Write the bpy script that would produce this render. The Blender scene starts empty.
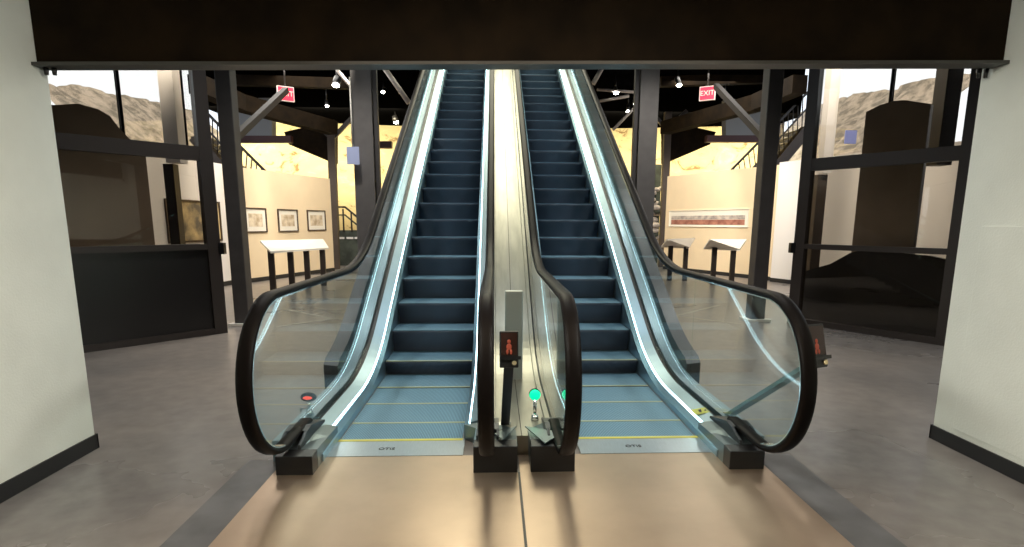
import bpy, bmesh, math, random
from mathutils import Vector, Matrix
random.seed(7)
sc = bpy.context.scene
col = sc.collection
PI = math.pi

# ------------------------------------------------------------------ camera
F, CX, CY = 567.445, 518.577, 322.563
PITCH, YAW, ROLL, H = math.radians(9.963), math.radians(2.374), math.radians(0.264), 1.302
fw = Vector((math.sin(YAW)*math.cos(PITCH), math.cos(YAW)*math.cos(PITCH), -math.sin(PITCH)))
r0 = Vector((math.cos(YAW), -math.sin(YAW), 0)); u0 = r0.cross(fw)
R_ = r0*math.cos(ROLL)+u0*math.sin(ROLL); U_ = -r0*math.sin(ROLL)+u0*math.cos(ROLL)
CAM = Vector((0, 0, H))
cd = bpy.data.cameras.new('camera'); cam = bpy.data.objects.new('camera', cd); col.objects.link(cam)
cam.matrix_world = Matrix(((R_.x, U_.x, -fw.x, 0), (R_.y, U_.y, -fw.y, 0), (R_.z, U_.z, -fw.z, H), (0, 0, 0, 1)))
cd.sensor_width = 36; cd.lens = F/1024*36; cd.clip_end = 500; cd.clip_start = .02
cd.shift_x = (512-CX)/1024; cd.shift_y = (CY-273.5)/1024
sc.camera = cam

def ray(x, y): return fw+R_*((x-CX)/F)+U_*((CY-y)/F)
def FL(x, y, z=0):                      # measured point on a horizontal level
    d = ray(x, y); return CAM+d*((z-H)/d.z)
def AY(x, y, Y): d = ray(x, y); return CAM+d*(Y/d.y)
def AX(x, y, X): d = ray(x, y); return CAM+d*(X/d.x)
def PL(p0, p1):                         # measured points on an upright plane through two floor points
    n = Vector((-(p1-p0).y, (p1-p0).x, 0))
    q = Vector((p0.x, p0.y, 0))
    def g(x, y):
        d = ray(x, y); return CAM+d*(n.dot(q-CAM)/n.dot(d))
    return g

# ------------------------------------------------------------------ materials
def nm(name):
    m = bpy.data.materials.new(name); m.use_nodes = True
    nt = m.node_tree; return m, nt, nt.nodes, nt.links, nt.nodes['Principled BSDF']
def mat(name, c, rough=.5, metal=0, noise=0, nscale=8, bump=0, bscale=60, spec=.5, c2=None, stretch=None):
    m, nt, N, L, b = nm(name)
    b.inputs['Base Color'].default_value = (*c, 1); b.inputs['Roughness'].default_value = rough
    b.inputs['Metallic'].default_value = metal; b.inputs['Specular IOR Level'].default_value = spec
    tc = N.new('ShaderNodeTexCoord'); mp = N.new('ShaderNodeMapping'); L.new(tc.outputs['Object'], mp.inputs[0])
    if stretch: mp.inputs['Scale'].default_value = stretch
    if noise or c2:
        n = N.new('ShaderNodeTexNoise'); n.inputs['Scale'].default_value = nscale; n.inputs['Detail'].default_value = 6
        L.new(mp.outputs[0], n.inputs[0])
        r = N.new('ShaderNodeValToRGB'); L.new(n.outputs[0], r.inputs[0])
        r.color_ramp.elements[0].position = .35; r.color_ramp.elements[1].position = .65
        a = c2 if c2 else tuple(max(0, x*(1-noise)) for x in c)
        r.color_ramp.elements[0].color = (*a, 1)
        r.color_ramp.elements[1].color = (*(c if c2 else tuple(min(1, x*(1+noise)) for x in c)), 1)
        L.new(r.outputs[0], b.inputs['Base Color'])
    if bump:
        n2 = N.new('ShaderNodeTexNoise'); n2.inputs['Scale'].default_value = bscale; L.new(mp.outputs[0], n2.inputs[0])
        bp = N.new('ShaderNodeBump'); bp.inputs['Strength'].default_value = bump; bp.inputs['Distance'].default_value = .01
        L.new(n2.outputs[0], bp.inputs['Height']); L.new(bp.outputs[0], b.inputs['Normal'])
    return m
def emit(name, c, s):
    m, nt, N, L, b = nm(name)
    b.inputs['Base Color'].default_value = (*c, 1)
    b.inputs['Emission Color'].default_value = (*c, 1); b.inputs['Emission Strength'].default_value = s
    return m
def glassmat(name, tint=(.9, .97, .95), ior=1.5, rough=0.0, refl=1.0):
    m, nt, N, L, b = nm(name); N.remove(b)
    out = N['Material Output']
    t = N.new('ShaderNodeBsdfTransparent'); t.inputs[0].default_value = (*tint, 1)
    g = N.new('ShaderNodeBsdfGlossy'); g.inputs['Roughness'].default_value = rough
    ge = N.new('ShaderNodeNewGeometry'); dp = N.new('ShaderNodeVectorMath'); dp.operation = 'DOT_PRODUCT'
    L.new(ge.outputs['Incoming'], dp.inputs[0]); L.new(ge.outputs['Normal'], dp.inputs[1])
    ab = N.new('ShaderNodeMath'); ab.operation = 'ABSOLUTE'; L.new(dp.outputs['Value'], ab.inputs[0])
    om = N.new('ShaderNodeMath'); om.operation = 'SUBTRACT'; om.inputs[0].default_value = 1; L.new(ab.outputs[0], om.inputs[1])
    pw = N.new('ShaderNodeMath'); pw.operation = 'POWER'; L.new(om.outputs[0], pw.inputs[0]); pw.inputs[1].default_value = 5
    mu = N.new('ShaderNodeMath'); mu.operation = 'MULTIPLY_ADD'; mu.inputs[1].default_value = .95*refl; mu.inputs[2].default_value = .04*refl; mu.use_clamp = True
    L.new(pw.outputs[0], mu.inputs[0])
    mx = N.new('ShaderNodeMixShader'); L.new(mu.outputs[0], mx.inputs[0]); L.new(t.outputs[0], mx.inputs[1]); L.new(g.outputs[0], mx.inputs[2])
    L.new(mx.outputs[0], out.inputs[0]); return m

def floor_material():
    m, nt, N, L, b = nm('polished_concrete')
    tc = N.new('ShaderNodeTexCoord')
    n1 = N.new('ShaderNodeTexNoise'); n1.inputs['Scale'].default_value = .55; n1.inputs['Detail'].default_value = 5; n1.inputs['Distortion'].default_value = 0
    n2 = N.new('ShaderNodeTexNoise'); n2.inputs['Scale'].default_value = 9; n2.inputs['Detail'].default_value = 8
    L.new(tc.outputs['Object'], n1.inputs[0]); L.new(tc.outputs['Object'], n2.inputs[0])
    r1 = N.new('ShaderNodeValToRGB'); L.new(n1.outputs[0], r1.inputs[0])
    r1.color_ramp.interpolation = 'B_SPLINE'; r1.color_ramp.elements[0].position = .28; r1.color_ramp.elements[0].color = (.13, .13, .135, 1)
    r1.color_ramp.elements[1].position = .72; r1.color_ramp.elements[1].color = (.36, .305, .265, 1)
    mx = N.new('ShaderNodeMix'); mx.data_type = 'RGBA'; mx.blend_type = 'MULTIPLY'; mx.inputs[0].default_value = .55
    r2 = N.new('ShaderNodeValToRGB'); L.new(n2.outputs[0], r2.inputs[0])
    r2.color_ramp.elements[0].position = .3; r2.color_ramp.elements[0].color = (.6, .6, .6, 1)
    r2.color_ramp.elements[1].position = .7; r2.color_ramp.elements[1].color = (1.1, 1.1, 1.1, 1)
    L.new(r1.outputs[0], mx.inputs[6]); L.new(r2.outputs[0], mx.inputs[7]); L.new(mx.outputs[2], b.inputs['Base Color'])
    rr = N.new('ShaderNodeMapRange'); L.new(n1.outputs[0], rr.inputs[0]); rr.inputs[3].default_value = .2; rr.inputs[4].default_value = .38
    L.new(rr.outputs[0], b.inputs['Roughness'])
    return m
def mural_material():
    m, nt, N, L, b = nm('canyon_mural_print')
    tc = N.new('ShaderNodeTexCoord'); mp = N.new('ShaderNodeMapping'); mp.inputs['Scale'].default_value = (1, 1, 1.6); L.new(tc.outputs['Object'], mp.inputs[0])
    n = N.new('ShaderNodeTexNoise'); n.inputs['Scale'].default_value = 1.1; n.inputs['Detail'].default_value = 9; n.inputs['Roughness'].default_value = .68; n.inputs['Distortion'].default_value = 1.6
    L.new(mp.outputs[0], n.inputs[0])
    r = N.new('ShaderNodeValToRGB'); L.new(n.outputs[0], r.inputs[0]); e = r.color_ramp.elements
    e[0].position = .36; e[0].color = (.34, .22, .09, 1); e[1].position = .66; e[1].color = (.9, .8, .55, 1)
    x = e.new(.43); x.color = (.84, .68, .36, 1)
    x = e.new(.55); x.color = (.88, .74, .40, 1)
    L.new(r.outputs[0], b.inputs['Base Color']); b.inputs['Roughness'].default_value = .8
    return m
def hill_material():
    m, nt, N, L, b = nm('dry_grass_hillside')
    tc = N.new('ShaderNodeTexCoord')
    n = N.new('ShaderNodeTexNoise'); n.inputs['Scale'].default_value = .9; n.inputs['Detail'].default_value = 12; n.inputs['Roughness'].default_value = .7
    L.new(tc.outputs['Object'], n.inputs[0]); r = N.new('ShaderNodeValToRGB'); L.new(n.outputs[0], r.inputs[0]); e = r.color_ramp.elements
    e[0].position = .42; e[0].color = (.24, .19, .13, 1); e[1].position = .56; e[1].color = (.56, .43, .30, 1)
    L.new(r.outputs[0], b.inputs['Base Color']); b.inputs['Roughness'].default_value = .95
    return m
def step_material(name, c, c2):
    m, nt, N, L, b = nm(name)
    tc = N.new('ShaderNodeTexCoord'); w = N.new('ShaderNodeTexWave'); w.bands_direction = 'X'
    w.inputs['Scale'].default_value = 32; L.new(tc.outputs['Object'], w.inputs[0])
    r = N.new('ShaderNodeValToRGB'); L.new(w.outputs[0], r.inputs[0])
    r.color_ramp.elements[0].color = (*c, 1); r.color_ramp.elements[1].color = (*c2, 1)
    L.new(r.outputs[0], b.inputs['Base Color'])
    bp = N.new('ShaderNodeBump'); bp.inputs['Strength'].default_value = .5; bp.inputs['Distance'].default_value = .006
    L.new(w.outputs[0], bp.inputs['Height']); L.new(bp.outputs[0], b.inputs['Normal'])
    b.inputs['Roughness'].default_value = .45; b.inputs['Metallic'].default_value = .25
    return m

M = {
 'floor': floor_material(),
 'stripe': mat('dark_floor_inlay', (.11, .11, .115), .4, noise=.25, nscale=5),
 'wall': mat('painted_plaster_wall', (.72, .74, .68), .75, noise=.04, nscale=3, bump=.15, bscale=90),
 'base': mat('black_rubber_baseboard', (.012, .012, .013), .5),
 'black': mat('black_ceiling_paint', (.002, .002, .0022), .95, spec=0),
 'beam': mat('dark_brown_painted_steel', (.013, .0075, .003), .8, noise=.35, nscale=5, spec=.12),
 'flange': mat('grey_steel_flange', (.08, .078, .072), .45, metal=.3),
 'steelcol': mat('dark_grey_painted_steel', (.060, .054, .052), .55, noise=.1, nscale=6),
 'lightcol': mat('mid_grey_painted_steel', (.15, .139, .132), .5, noise=.08, nscale=6),
 'framedark': mat('dark_bronze_frame', (.030, .023, .020), .45),
 'brown': mat('brown_panel', (.075, .055, .042), .6, noise=.15, nscale=2),
 'reflected_dark': mat('brown_reflection', (.19, .145, .11), .6, noise=.12, nscale=2),  # brown tone of the reflections imitated behind the partition glass
 'darkpanel': mat('black_kick_panel', (.012, .011, .011), .3),
 'plate': mat('worn_bronze_floor_plate', (.52, .395, .29), .34, metal=.82, noise=.10, nscale=2.2, bump=.05, bscale=220),
 'comb': mat('brushed_steel_comb_plate', (.46, .52, .57), .3, metal=.8, noise=.06, nscale=14, stretch=(20, 1, 1)),
 'deck': mat('satin_steel_decking', (.29, .40, .46), .38, metal=.85, noise=.05, nscale=3, bump=.04, bscale=40),
 'cdeck': mat('brushed_steel_centre_deck', (.44, .425, .36), .3, metal=.8, noise=.10, nscale=2.5, bump=.05, bscale=30, stretch=(6, 1, 1)),
 'skirt': mat('blue_grey_skirt_steel', (.38, .54, .64), .3, metal=.85, noise=.05, nscale=6),
 'clad': mat('dark_truss_cladding', (.12, .12, .125), .38, metal=.6, noise=.2, nscale=3),
 'rubber': mat('black_rubber_handrail', (.0055, .004, .0035), .45, spec=.08),
 'hood': mat('dark_grey_hood', (.05, .055, .06), .35, metal=.5),
 'plastic': mat('black_plastic', (.010, .010, .011), .35),
 'brownplastic': mat('dark_brown_plastic', (.035, .012, .008), .3),
 'capmetal': mat('grey_end_cap', (.22, .27, .28), .34, metal=.85),
 'chrome': mat('polished_trim', (.8, .82, .82), .15, metal=1),
 'step': step_material('grooved_step_tread', (.08, .17, .24), (.27, .49, .64)),  # tread blue includes the cyan glow of the light strips
 'riser': step_material('grooved_step_riser', (.055, .066, .09), (.20, .235, .30)),
 'yellow': mat('yellow_safety_line', (.75, .72, .12), .5),
 'paleyellow': mat('worn_yellow_line', (.55, .58, .36), .5),
 'sticker': mat('yellow_green_sticker', (.62, .66, .12), .5),
 'ink': mat('black_ink', (.02, .02, .02), .6),
 'led': emit('cool_white_light_strip', (.58, .90, 1.0), 5),
 'green': emit('green_signal_light', (.0, .80, .34), 1.15),
 'red': emit('red_signal_light', (1.0, .10, .06), 1.1),
 'exitred': emit('red_exit_letters', (1.0, .02, .04), 3.0),
 'exitface': emit('exit_face', (1.0, .015, .05), 1.0),
 'lampface': emit('lamp_lens', (1.0, .95, .82), 45),
 'glass': glassmat('clear_balustrade_glass', (.93, .975, .965)),
 'winglass': glassmat('tinted_partition_glass', (.90, .87, .82)),
 'farglass': glassmat('far_window_glass', (.95, .96, .97)),
 'cream': mat('cream_gallery_wall', (.84, .67, .44), .8, noise=.03, nscale=2),
 'white': mat('white_gallery_wall', (.84, .80, .76), .8),
 'mat': mat('white_mount', (.86, .80, .68), .8),
 'panelface': mat('pale_text_panel', (.86, .80, .70), .55),
 'sketch': mat('faint_brown_sketch', (.80, .68, .50), .8, c2=(.45, .33, .20), nscale=7),
 'photo': mat('golden_landscape_print', (.70, .52, .25), .7, c2=(.13, .11, .08), nscale=3),
 'pansky': mat('grey_panorama_band', (.60, .52, .44), .7, c2=(.30, .26, .24), nscale=9),
 'pangnd': mat('rust_panorama_band', (.50, .22, .15), .7, c2=(.27, .10, .07), nscale=7),
 'framewood': mat('thin_brown_frame', (.05, .028, .018), .4),
 'mural': mural_material(),
 'hill': hill_material(),
 'greysoffit': mat('blue_grey_panel', (.26, .27, .28), .6),
 'maroon': mat('dark_maroon_beam', (.05, .012, .012), .5),
 'bluesign': mat('pale_blue_notice', (.50, .56, .82), .6),
 'silver': mat('silver_panel', (.52, .56, .55), .35, metal=.6),
 'greenery': mat('dark_green_grey_cladding', (.05, .06, .045), .6, noise=.4, nscale=5),
 'bluetint': mat('reflected_blue', (.35, .42, .95), .6),
}

# ------------------------------------------------------------------ helpers
class MB:
    def __init__(s): s.v = []; s.f = []; s.m = []; s.sm = []
    def add(s, vs, fs, m=0, smooth=False):
        k = len(s.v); s.v += [tuple(v) for v in vs]
        for f in fs: s.f.append(tuple(k+i for i in f)); s.m.append(m); s.sm.append(smooth)
        return s
    def box(s, x0, x1, y0, y1, z0, z1, m=0):
        vs = [(x, y, z) for z in (z0, z1) for y in (y0, y1) for x in (x0, x1)]
        return s.add(vs, [(0, 2, 3, 1), (4, 5, 7, 6), (0, 1, 5, 4), (2, 6, 7, 3), (0, 4, 6, 2), (1, 3, 7, 5)], m)
    def prism(s, pts, d, m=0, msides=None):     # polygon pts extruded by vector d
        n = len(pts); d = Vector(d); P = [Vector(p) for p in pts]
        s.add(P+[p+d for p in P], [tuple(range(n))[::-1], tuple(range(n, 2*n))], m)
        s.add(P+[p+d for p in P], [(i, (i+1) % n, (i+1) % n+n, i+n) for i in range(n)], m if msides is None else msides)
        return s
    def bar(s, a, b, w, h, m=0, up=(0, 0, 1)):   # rectangular bar from a to b
        a = Vector(a); b = Vector(b); t = (b-a).normalized(); u = Vector(up)
        if abs(t.dot(u)) > .98: u = Vector((0, 1, 0))
        x = t.cross(u).normalized(); y = x.cross(t).normalized()
        q = [x*i*w/2+y*j*h/2 for i, j in ((-1, -1), (1, -1), (1, 1), (-1, 1))]
        s.add([a+p for p in q]+[b+p for p in q], [(3, 2, 1, 0), (4, 5, 6, 7), (0, 1, 5, 4), (1, 2, 6, 5), (2, 3, 7, 6), (3, 0, 4, 7)], m)
        return s
    def tube(s, a, b, r, m=0, n=12, r2=None, caps=True):
        a = Vector(a); b = Vector(b); t = (b-a).normalized(); u = Vector((0, 0, 1)) if abs(t.z) < .9 else Vector((1, 0, 0))
        x = t.cross(u).normalized(); y = x.cross(t).normalized(); r2 = r if r2 is None else r2
        A = [a+(x*math.cos(i*2*PI/n)+y*math.sin(i*2*PI/n))*r for i in range(n)]
        B = [b+(x*math.cos(i*2*PI/n)+y*math.sin(i*2*PI/n))*r2 for i in range(n)]
        s.add(A+B, [(i, (i+1) % n, (i+1) % n+n, i+n) for i in range(n)], m, True)
        if caps: s.add(A+B, [tuple(range(n))[::-1], tuple(range(n, 2*n))], m)
        return s
    def sphere(s, c, r, m=0, sx=1, sy=1, sz=1, n=14):
        c = Vector(c); vs = []; fs = []
        for i in range(n+1):
            th = PI*i/n
            for j in range(n*2):
                ph = PI*j/n; vs.append(c+Vector((sx*r*math.sin(th)*math.cos(ph), sy*r*math.sin(th)*math.sin(ph), sz*r*math.cos(th))))
        for i in range(n):
            for j in range(2*n): fs.append((i*2*n+j, (i+1)*2*n+j, (i+1)*2*n+(j+1) % (2*n), i*2*n+(j+1) % (2*n)))
        return s.add(vs, fs, m, True)
    def loft(s, rings, m=0, closed=True, smooth=True, cap=True):
        n = len(rings[0]); vs = [v for r in rings for v in r]; fs = []
        for i in range(len(rings)-1):
            for j in range(n if closed else n-1):
                fs.append((i*n+j, i*n+(j+1) % n, (i+1)*n+(j+1) % n, (i+1)*n+j))
        s.add(vs, fs, m, smooth)
        if cap and closed:
            s.add(rings[0], [tuple(range(n))[::-1]], m); s.add(rings[-1], [tuple(range(n))], m)
        return s
    def build(s, name, mats, parent=None, org=None, bevel=0):
        me = bpy.data.meshes.new(name)
        o = org if org is not None else Vector((0, 0, 0))
        me.from_pydata([tuple(Vector(v)-o) for v in s.v], [], s.f)
        for mm in (mats if isinstance(mats, (list, tuple)) else [mats]): me.materials.append(M[mm] if isinstance(mm, str) else mm)
        for p, k, q in zip(me.polygons, s.m, s.sm): p.material_index = k; p.use_smooth = q
        bm = bmesh.new(); bm.from_mesh(me); bmesh.ops.remove_doubles(bm, verts=bm.verts, dist=1e-5)
        bmesh.ops.recalc_face_normals(bm, faces=bm.faces); bm.to_mesh(me); bm.free()
        ob = bpy.data.objects.new(name, me); col.objects.link(ob)
        if parent is not None:
            ob.parent = parent
            ob.location = o-parent.location if org is not None else -parent.location
            if parent.parent is not None or parent.type != 'EMPTY':
                ob.location = o-wloc(parent)
        else: ob.location = o
        if bevel:
            bv = ob.modifiers.new('bevel', 'BEVEL'); bv.width = bevel; bv.segments = 2; bv.limit_method = 'ANGLE'
        return ob
def wloc(o):
    l = Vector(o.location)
    while o.parent is not None: o = o.parent; l += o.location
    return l
def tag(o, label, cat, group=None, kind=None):
    o['label'] = label; o['category'] = cat
    if group: o['group'] = group
    if kind: o['kind'] = kind
    return o
def thing(name, label, cat, loc, group=None):
    o = bpy.data.objects.new(name, None); col.objects.link(o); o.location = loc; o.empty_display_size = .1
    return tag(o, label, cat, group)
def struct(name, mb, mats, parent=None, label=None):
    o = mb.build(name, mats, parent)
    if parent is None: o['kind'] = 'structure'
    if label: o['label'] = label
    return o

def textmesh(s, size, name, matname, parent, origin, xdir, ydir):
    cu = bpy.data.curves.new(name+'_curve', 'FONT'); cu.body = s; cu.size = size; cu.align_x = 'CENTER'; cu.align_y = 'CENTER'; cu.extrude = .0008
    tmp = bpy.data.objects.new('tmp', cu); col.objects.link(tmp)
    dg = bpy.context.evaluated_depsgraph_get(); dg.update()
    me = bpy.data.meshes.new_from_object(tmp.evaluated_get(dg)); bpy.data.objects.remove(tmp)
    x = Vector(xdir).normalized(); y = Vector(ydir).normalized(); z = x.cross(y)
    ow = Vector(origin)
    for v in me.vertices: v.co = ow+x*v.co.x+y*v.co.y+z*v.co.z-(wloc(parent) if parent else Vector())
    me.materials.clear(); me.materials.append(M[matname])
    o = bpy.data.objects.new(name, me); col.objects.link(o)
    if parent: o.parent = parent
    return o

# ------------------------------------------------------------------ incline geometry
TAN = math.tan(PI/6)
def fillet(pts, rad, seg=10):
    out = [Vector(pts[0])]
    for i in range(1, len(pts)-1):
        a, b, c = Vector(pts[i-1]), Vector(pts[i]), Vector(pts[i+1])
        d1 = (a-b).normalized(); d2 = (c-b).normalized()
        th = d1.angle(d2); t = rad/math.tan(th/2)
        p1 = b+d1*t; cen = b+(d1+d2).normalized()*(rad/math.sin(th/2))
        v1 = p1-cen; v2 = b+d2*t-cen; an = v1.angle(v2)
        ax = v1.normalized(); ay = (v2-ax*v2.dot(ax)).normalized()
        for k in range(seg+1):
            q = an*k/seg; out.append(cen+ax*rad*math.cos(q)+ay*rad*math.sin(q))
    out.append(Vector(pts[-1])); return out
Y_COMB = 3.29
Y_IN = 4.553          # where the pitch line meets the floor
Z_TOP = 4.95
Y_TOP = Y_IN+Z_TOP/TAN
Y_END = Y_TOP+1.8
def path(flat, inc, y0, rad=1.0):
    """(Y,Z) line running at height flat on the level, at height inc above the nosing line on the slope"""
    yk = Y_IN+(flat-inc)/TAN
    yt = Y_TOP+(flat-inc)/TAN
    return fillet([(y0, flat), (yk, flat), (yt, Z_TOP+flat), (Y_END, Z_TOP+flat)], rad)

def ribbon(mb, x0, z0off, x1, z1off, flat, inc, y0, m=0, thick=None, rad=1.0, yend=None):
    pts = path(flat, inc, y0, rad)
    A = [(x0, p.x, p.y+z0off) for p in pts]; B = [(x1, p.x, p.y+z1off) for p in pts]
    n = len(pts)
    mb.add(A+B, [(i, i+1, i+1+n, i+n) for i in range(n-1)], m, True)
    return mb
def profile_loft(mb, prof, flat, inc, y0, m=0, rad=2.0):
    """prof: closed list of (x, dz) swept along the path"""
    pts = path(flat, inc, y0, rad)
    rings = [[(x, p.x, p.y+dz) for x, dz in prof] for p in pts]
    return mb.loft(rings, m, True, False, True)

def clean_nosings():
    out = []
    # run a chord of .404 down the filleted nosing line from a known nosing
    line = fillet([(Y_COMB-2, 0), (Y_IN, 0), (Y_TOP, Z_TOP), (Y_END, Z_TOP)], 1.0, 16)
    L = [0]
    for a, b in zip(line, line[1:]): L.append(L[-1]+(b-a).length)
    def at(s):
        for i in range(len(L)-1):
            if L[i+1] >= s: 
                t = (s-L[i])/max(1e-9, L[i+1]-L[i]); return line[i].lerp(line[i+1], t)
        return line[-1]
    # arclength of the nosing seen at Y=4.898
    s = 0
    while at(s).x < 4.898: s += .002
    k0 = int((s-at_len(L, line, Y_COMB))/.404)
    s -= k0*.404+.145
    while at(s).x < Y_TOP+1.0:
        out.append(at(s)); s += .404
    return out
def at_len(L, line, y):
    for i in range(len(line)-1):
        if line[i+1].x >= y: return L[i]+(y-line[i].x)/(line[i+1].x-line[i].x)*(L[i+1]-L[i])
    return L[-1]

def make_escalator(c, label, outer):
    """outer=-1: outer balustrade on the left; +1: on the right"""
    root = thing('escalator', label, 'escalator', (c, 2.85, 0), 'escalators')
    # steps
    hw = .368
    nz = clean_nosings()
    for k, p in enumerate(nz):
        mb = MB()
        y, z = p.x, p.y
        prev = nz[k-1].y if k else z
        nxt = nz[k+1] if k+1 < len(nz) else Vector((y+.404, z))
        drop = max(.03, z-prev)+.03
        yb = y+.41
        # tread
        mb.add([(c-hw, y+.012, z), (c+hw, y+.012, z), (c+hw, yb, z), (c-hw, yb, z)], [(0, 1, 2, 3)], 0)
        # nosing lip and curved riser
        prof = [(y+.012, z), (y+.003, z-.004), (y, z-.012), (y+.004, z-.03)]
        nseg = 6
        for q in range(1, nseg+1):
            t = q/nseg; prof.append((y+.004+.045*math.sin(t*PI/2), z-.03-(drop-.03)*t))
        rings = [[(c-hw, a, b), (c+hw, a, b)] for a, b in prof]
        vs = [v for r in rings for v in r]
        mb.add(vs, [(2*i, 2*i+1, 2*i+3, 2*i+2) for i in range(len(prof)-1)], 1, True)
        # closed sides
        for sx in (-hw, hw):
            side = [(c+sx, a, b) for a, b in prof]+[(c+sx, yb, z-drop), (c+sx, yb, z)]
            mb.add(side, [tuple(range(len(side)))], 1)
        st = mb.build('step', ['step', 'riser'], root)
        e = MB().box(c-hw, c+hw, y+.004, y+.022, z-.002, z+.003)
        e.build('step_edge_line', 'paleyellow' if 0 < k < 5 else 'step', st)
    # comb + landing plate
    cb = MB().box(c-.385, c+.385, 3.04, Y_COMB-.028, .001, .0085)
    cb.add([(c-.385, Y_COMB-.028, .0085), (c+.385, Y_COMB-.028, .0085), (c+.385, Y_COMB+.02, .004), (c-.385, Y_COMB+.02, .004)], [(0, 1, 2, 3)])
    cbo = cb.build('comb_plate', 'comb', root)
    MB().box(c-.372, c+.372, Y_COMB-.03, Y_COMB-.002, .0086, .0105).build('yellow_comb_line', 'yellow', cbo)
    textmesh('OTIS', .045, 'maker_mark', 'ink', cbo, (c-.06, 3.14, .0092), (1, 0, 0), (0, 1, 0))
    xa = c-.77 if outer < 0 else .128
    xb = .116 if outer < 0 else c+.62
    lp = MB().box(.116-1.28 if outer < 0 else .128, .116 if outer < 0 else .128+1.335, .35, 3.04, 0.0, .006)
    lp.build('landing_plate', 'plate', root)
    for s in (-1, 1):
        is_outer = s == outer
        xs = c+s*.375; xg = c+s*.528
        # skirt (vertical) with the lit strip along its top
        mb = MB(); y0i = 2.98 if is_outer else 3.34; profile_loft(mb, [(xs, -.30), (xs, .045), (xs+s*.030, .080), (xs+s*.034, .078), (xs+s*.034, -.30)], 0.0, 0.0, y0i)
        mb.build('skirt_panel', 'skirt', root)
        mb = MB(); profile_loft(mb, [(xs+s*.0305, .070), (xs+s*.030, .082), (xs+s*.033, .088), (xs+s*.040, .0915), (xs+s*.0405, .070)], 0, 0, y0i+.03)
        mb.build('light_strip', 'led', root)
        # inner decking
        mb = MB(); profile_loft(mb, [(xs+s*.041, .065), (xs+s*.041, .0925), (xg-s*.032, .116), (xg-s*.032, .07)], 0, 0, y0i)
        mb.build('inner_deck', 'deck', root)
        mb = MB(); profile_loft(mb, [(xg-s*.0315, .07), (xg-s*.0315, .094), (xg+s*.011, .094), (xg+s*.011, .07)], 0, 0, 3.0)
        mb.build('glass_channel', 'plastic', root)
        if is_outer:
            mb = MB(); profile_loft(mb, [(xg+s*.012, -.115), (xg+s*.012, .125), (xg+s*.125, .118), (xg+s*.125, -.115)], 0, 0, 3.0)
            mb.build('outer_deck', 'deck', root)
            # truss cladding that rises beside the slope
            pts = [p for p in path(.20, .22, 2.0, 2.0) if p.x >= 4.34]
            pts = [Vector((4.34, .20))]+pts
            x0, x1 = xg+s*.125, xg+s*.235
            mb = MB()
            rings = []
            for p in pts:
                lo = max(0.0, p.y-.95)
                rings.append([(x0, p.x, lo), (x0, p.x, p.y), (x1, p.x, p.y+.01), (x1, p.x, lo)])
            mb.loft(rings, 0, True, False, True); mb.build('truss_cladding', 'clad', root)
        # glass
        top = path(.925, .845, 2.75, 2.0)
        bot = path(.10, .10, 2.95, 2.0)
        def ev(pl, y):
            for a, b in zip(pl, pl[1:]):
                if b.x >= y: return a.y+(b.y-a.y)*(y-a.x)/max(1e-9, b.x-a.x)
            return pl[-1].y
        cyN, czN, rN = (2.835 if is_outer and s < 0 else 2.785), .548, .385
        arc = [(cyN-rN*math.cos(t), czN+rN*math.sin(t)) for t in [(-85+175*i/20)*PI/180 for i in range(21)]]
        ys = [3.9]
        poly = [(3.9, ev(bot, 3.9)), (3.0, .10)]+[(a, b) for a, b in arc if b > .10]+[(3.9, .925)]
        t2 = .005
        mb = MB(); mb.prism([(xg-t2, a, b) for a, b in poly], (2*t2, 0, 0)); mb.build('glass_panel', 'glass', root)
        seams = [3.906, 5.3, 6.9, 8.5, 10.1, 11.7, Y_END-.2]
        for a0, a1 in zip(seams, seams[1:]):
            n = 8; P = [a0+(a1-.006-a0)*i/n for i in range(n+1)]
            poly = [(y, ev(bot, y)) for y in P]+[(y, ev(top, y)) for y in reversed(P)]
            mb = MB()
            rings = [[(xg-t2, y, ev(bot, y)), (xg-t2, y, ev(top, y)), (xg+t2, y, ev(top, y)), (xg+t2, y, ev(bot, y))] for y in P]
            mb.loft(rings, 0, True, False, True); mb.build('glass_panel', 'glass', root)
        # handrail with newel loop
        cz2, r2 = .555, .395
        loop = [(cyN+.36, .168), (cyN+.2, .162)]+[(cyN-r2*math.cos(t), cz2+r2*math.sin(t)) for t in [(-88+178*i/28)*PI/180 for i in range(29)]]
        tp = path(.95, .868, cyN+.05, 2.0)
        pl = [Vector(p) for p in loop]+tp[1:-1]+[Vector((Y_END-.1, tp[-1].y))]
        sec = [(-.026, -.015), (-.034, -.009), (-.037, .002), (-.031, .012), (-.014, .017), (.014, .017), (.031, .012), (.037, .002), (.034, -.009), (.026, -.015)]
        rings = []
        for i, p in enumerate(pl):
            t = (pl[min(i+1, len(pl)-1)]-pl[max(i-1, 0)]).normalized()
            nrm = Vector((-t.y, t.x))       # points up on the level, outwards on the loop
            rings.append([(xg+a, p.x+nrm.x*b, p.y+nrm.y*b) for a, b in sec])
        mb = MB(); mb.loft(rings, 0, True, True, True); mb.build('handrail', 'rubber', root)
        # bright guide below the handrail
        rings = []
        for i, p in enumerate(pl[3:], 3):
            t = (pl[min(i+1, len(pl)-1)]-pl[max(i-1, 0)]).normalized(); nrm = Vector((-t.y, t.x))
            rings.append([(xg+a, p.x+nrm.x*b, p.y+nrm.y*b) for a, b in ((-.031, -.022), (-.031, -.0155), (.031, -.0155), (.031, -.022))])
        mb = MB(); mb.loft(rings, 0, True, False, True); mb.build('handrail_guide', 'chrome', root)
        # newel base: black inlet box, steel side body and the hood the handrail runs into
        if is_outer:
            xin, xout, hb = xs+s*.004, xg+s*.040, .108
        else:
            xin, xout, hb = xg-s*.075, xg+s*.158, .150
        lo, hi = sorted((xin, xout))
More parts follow.
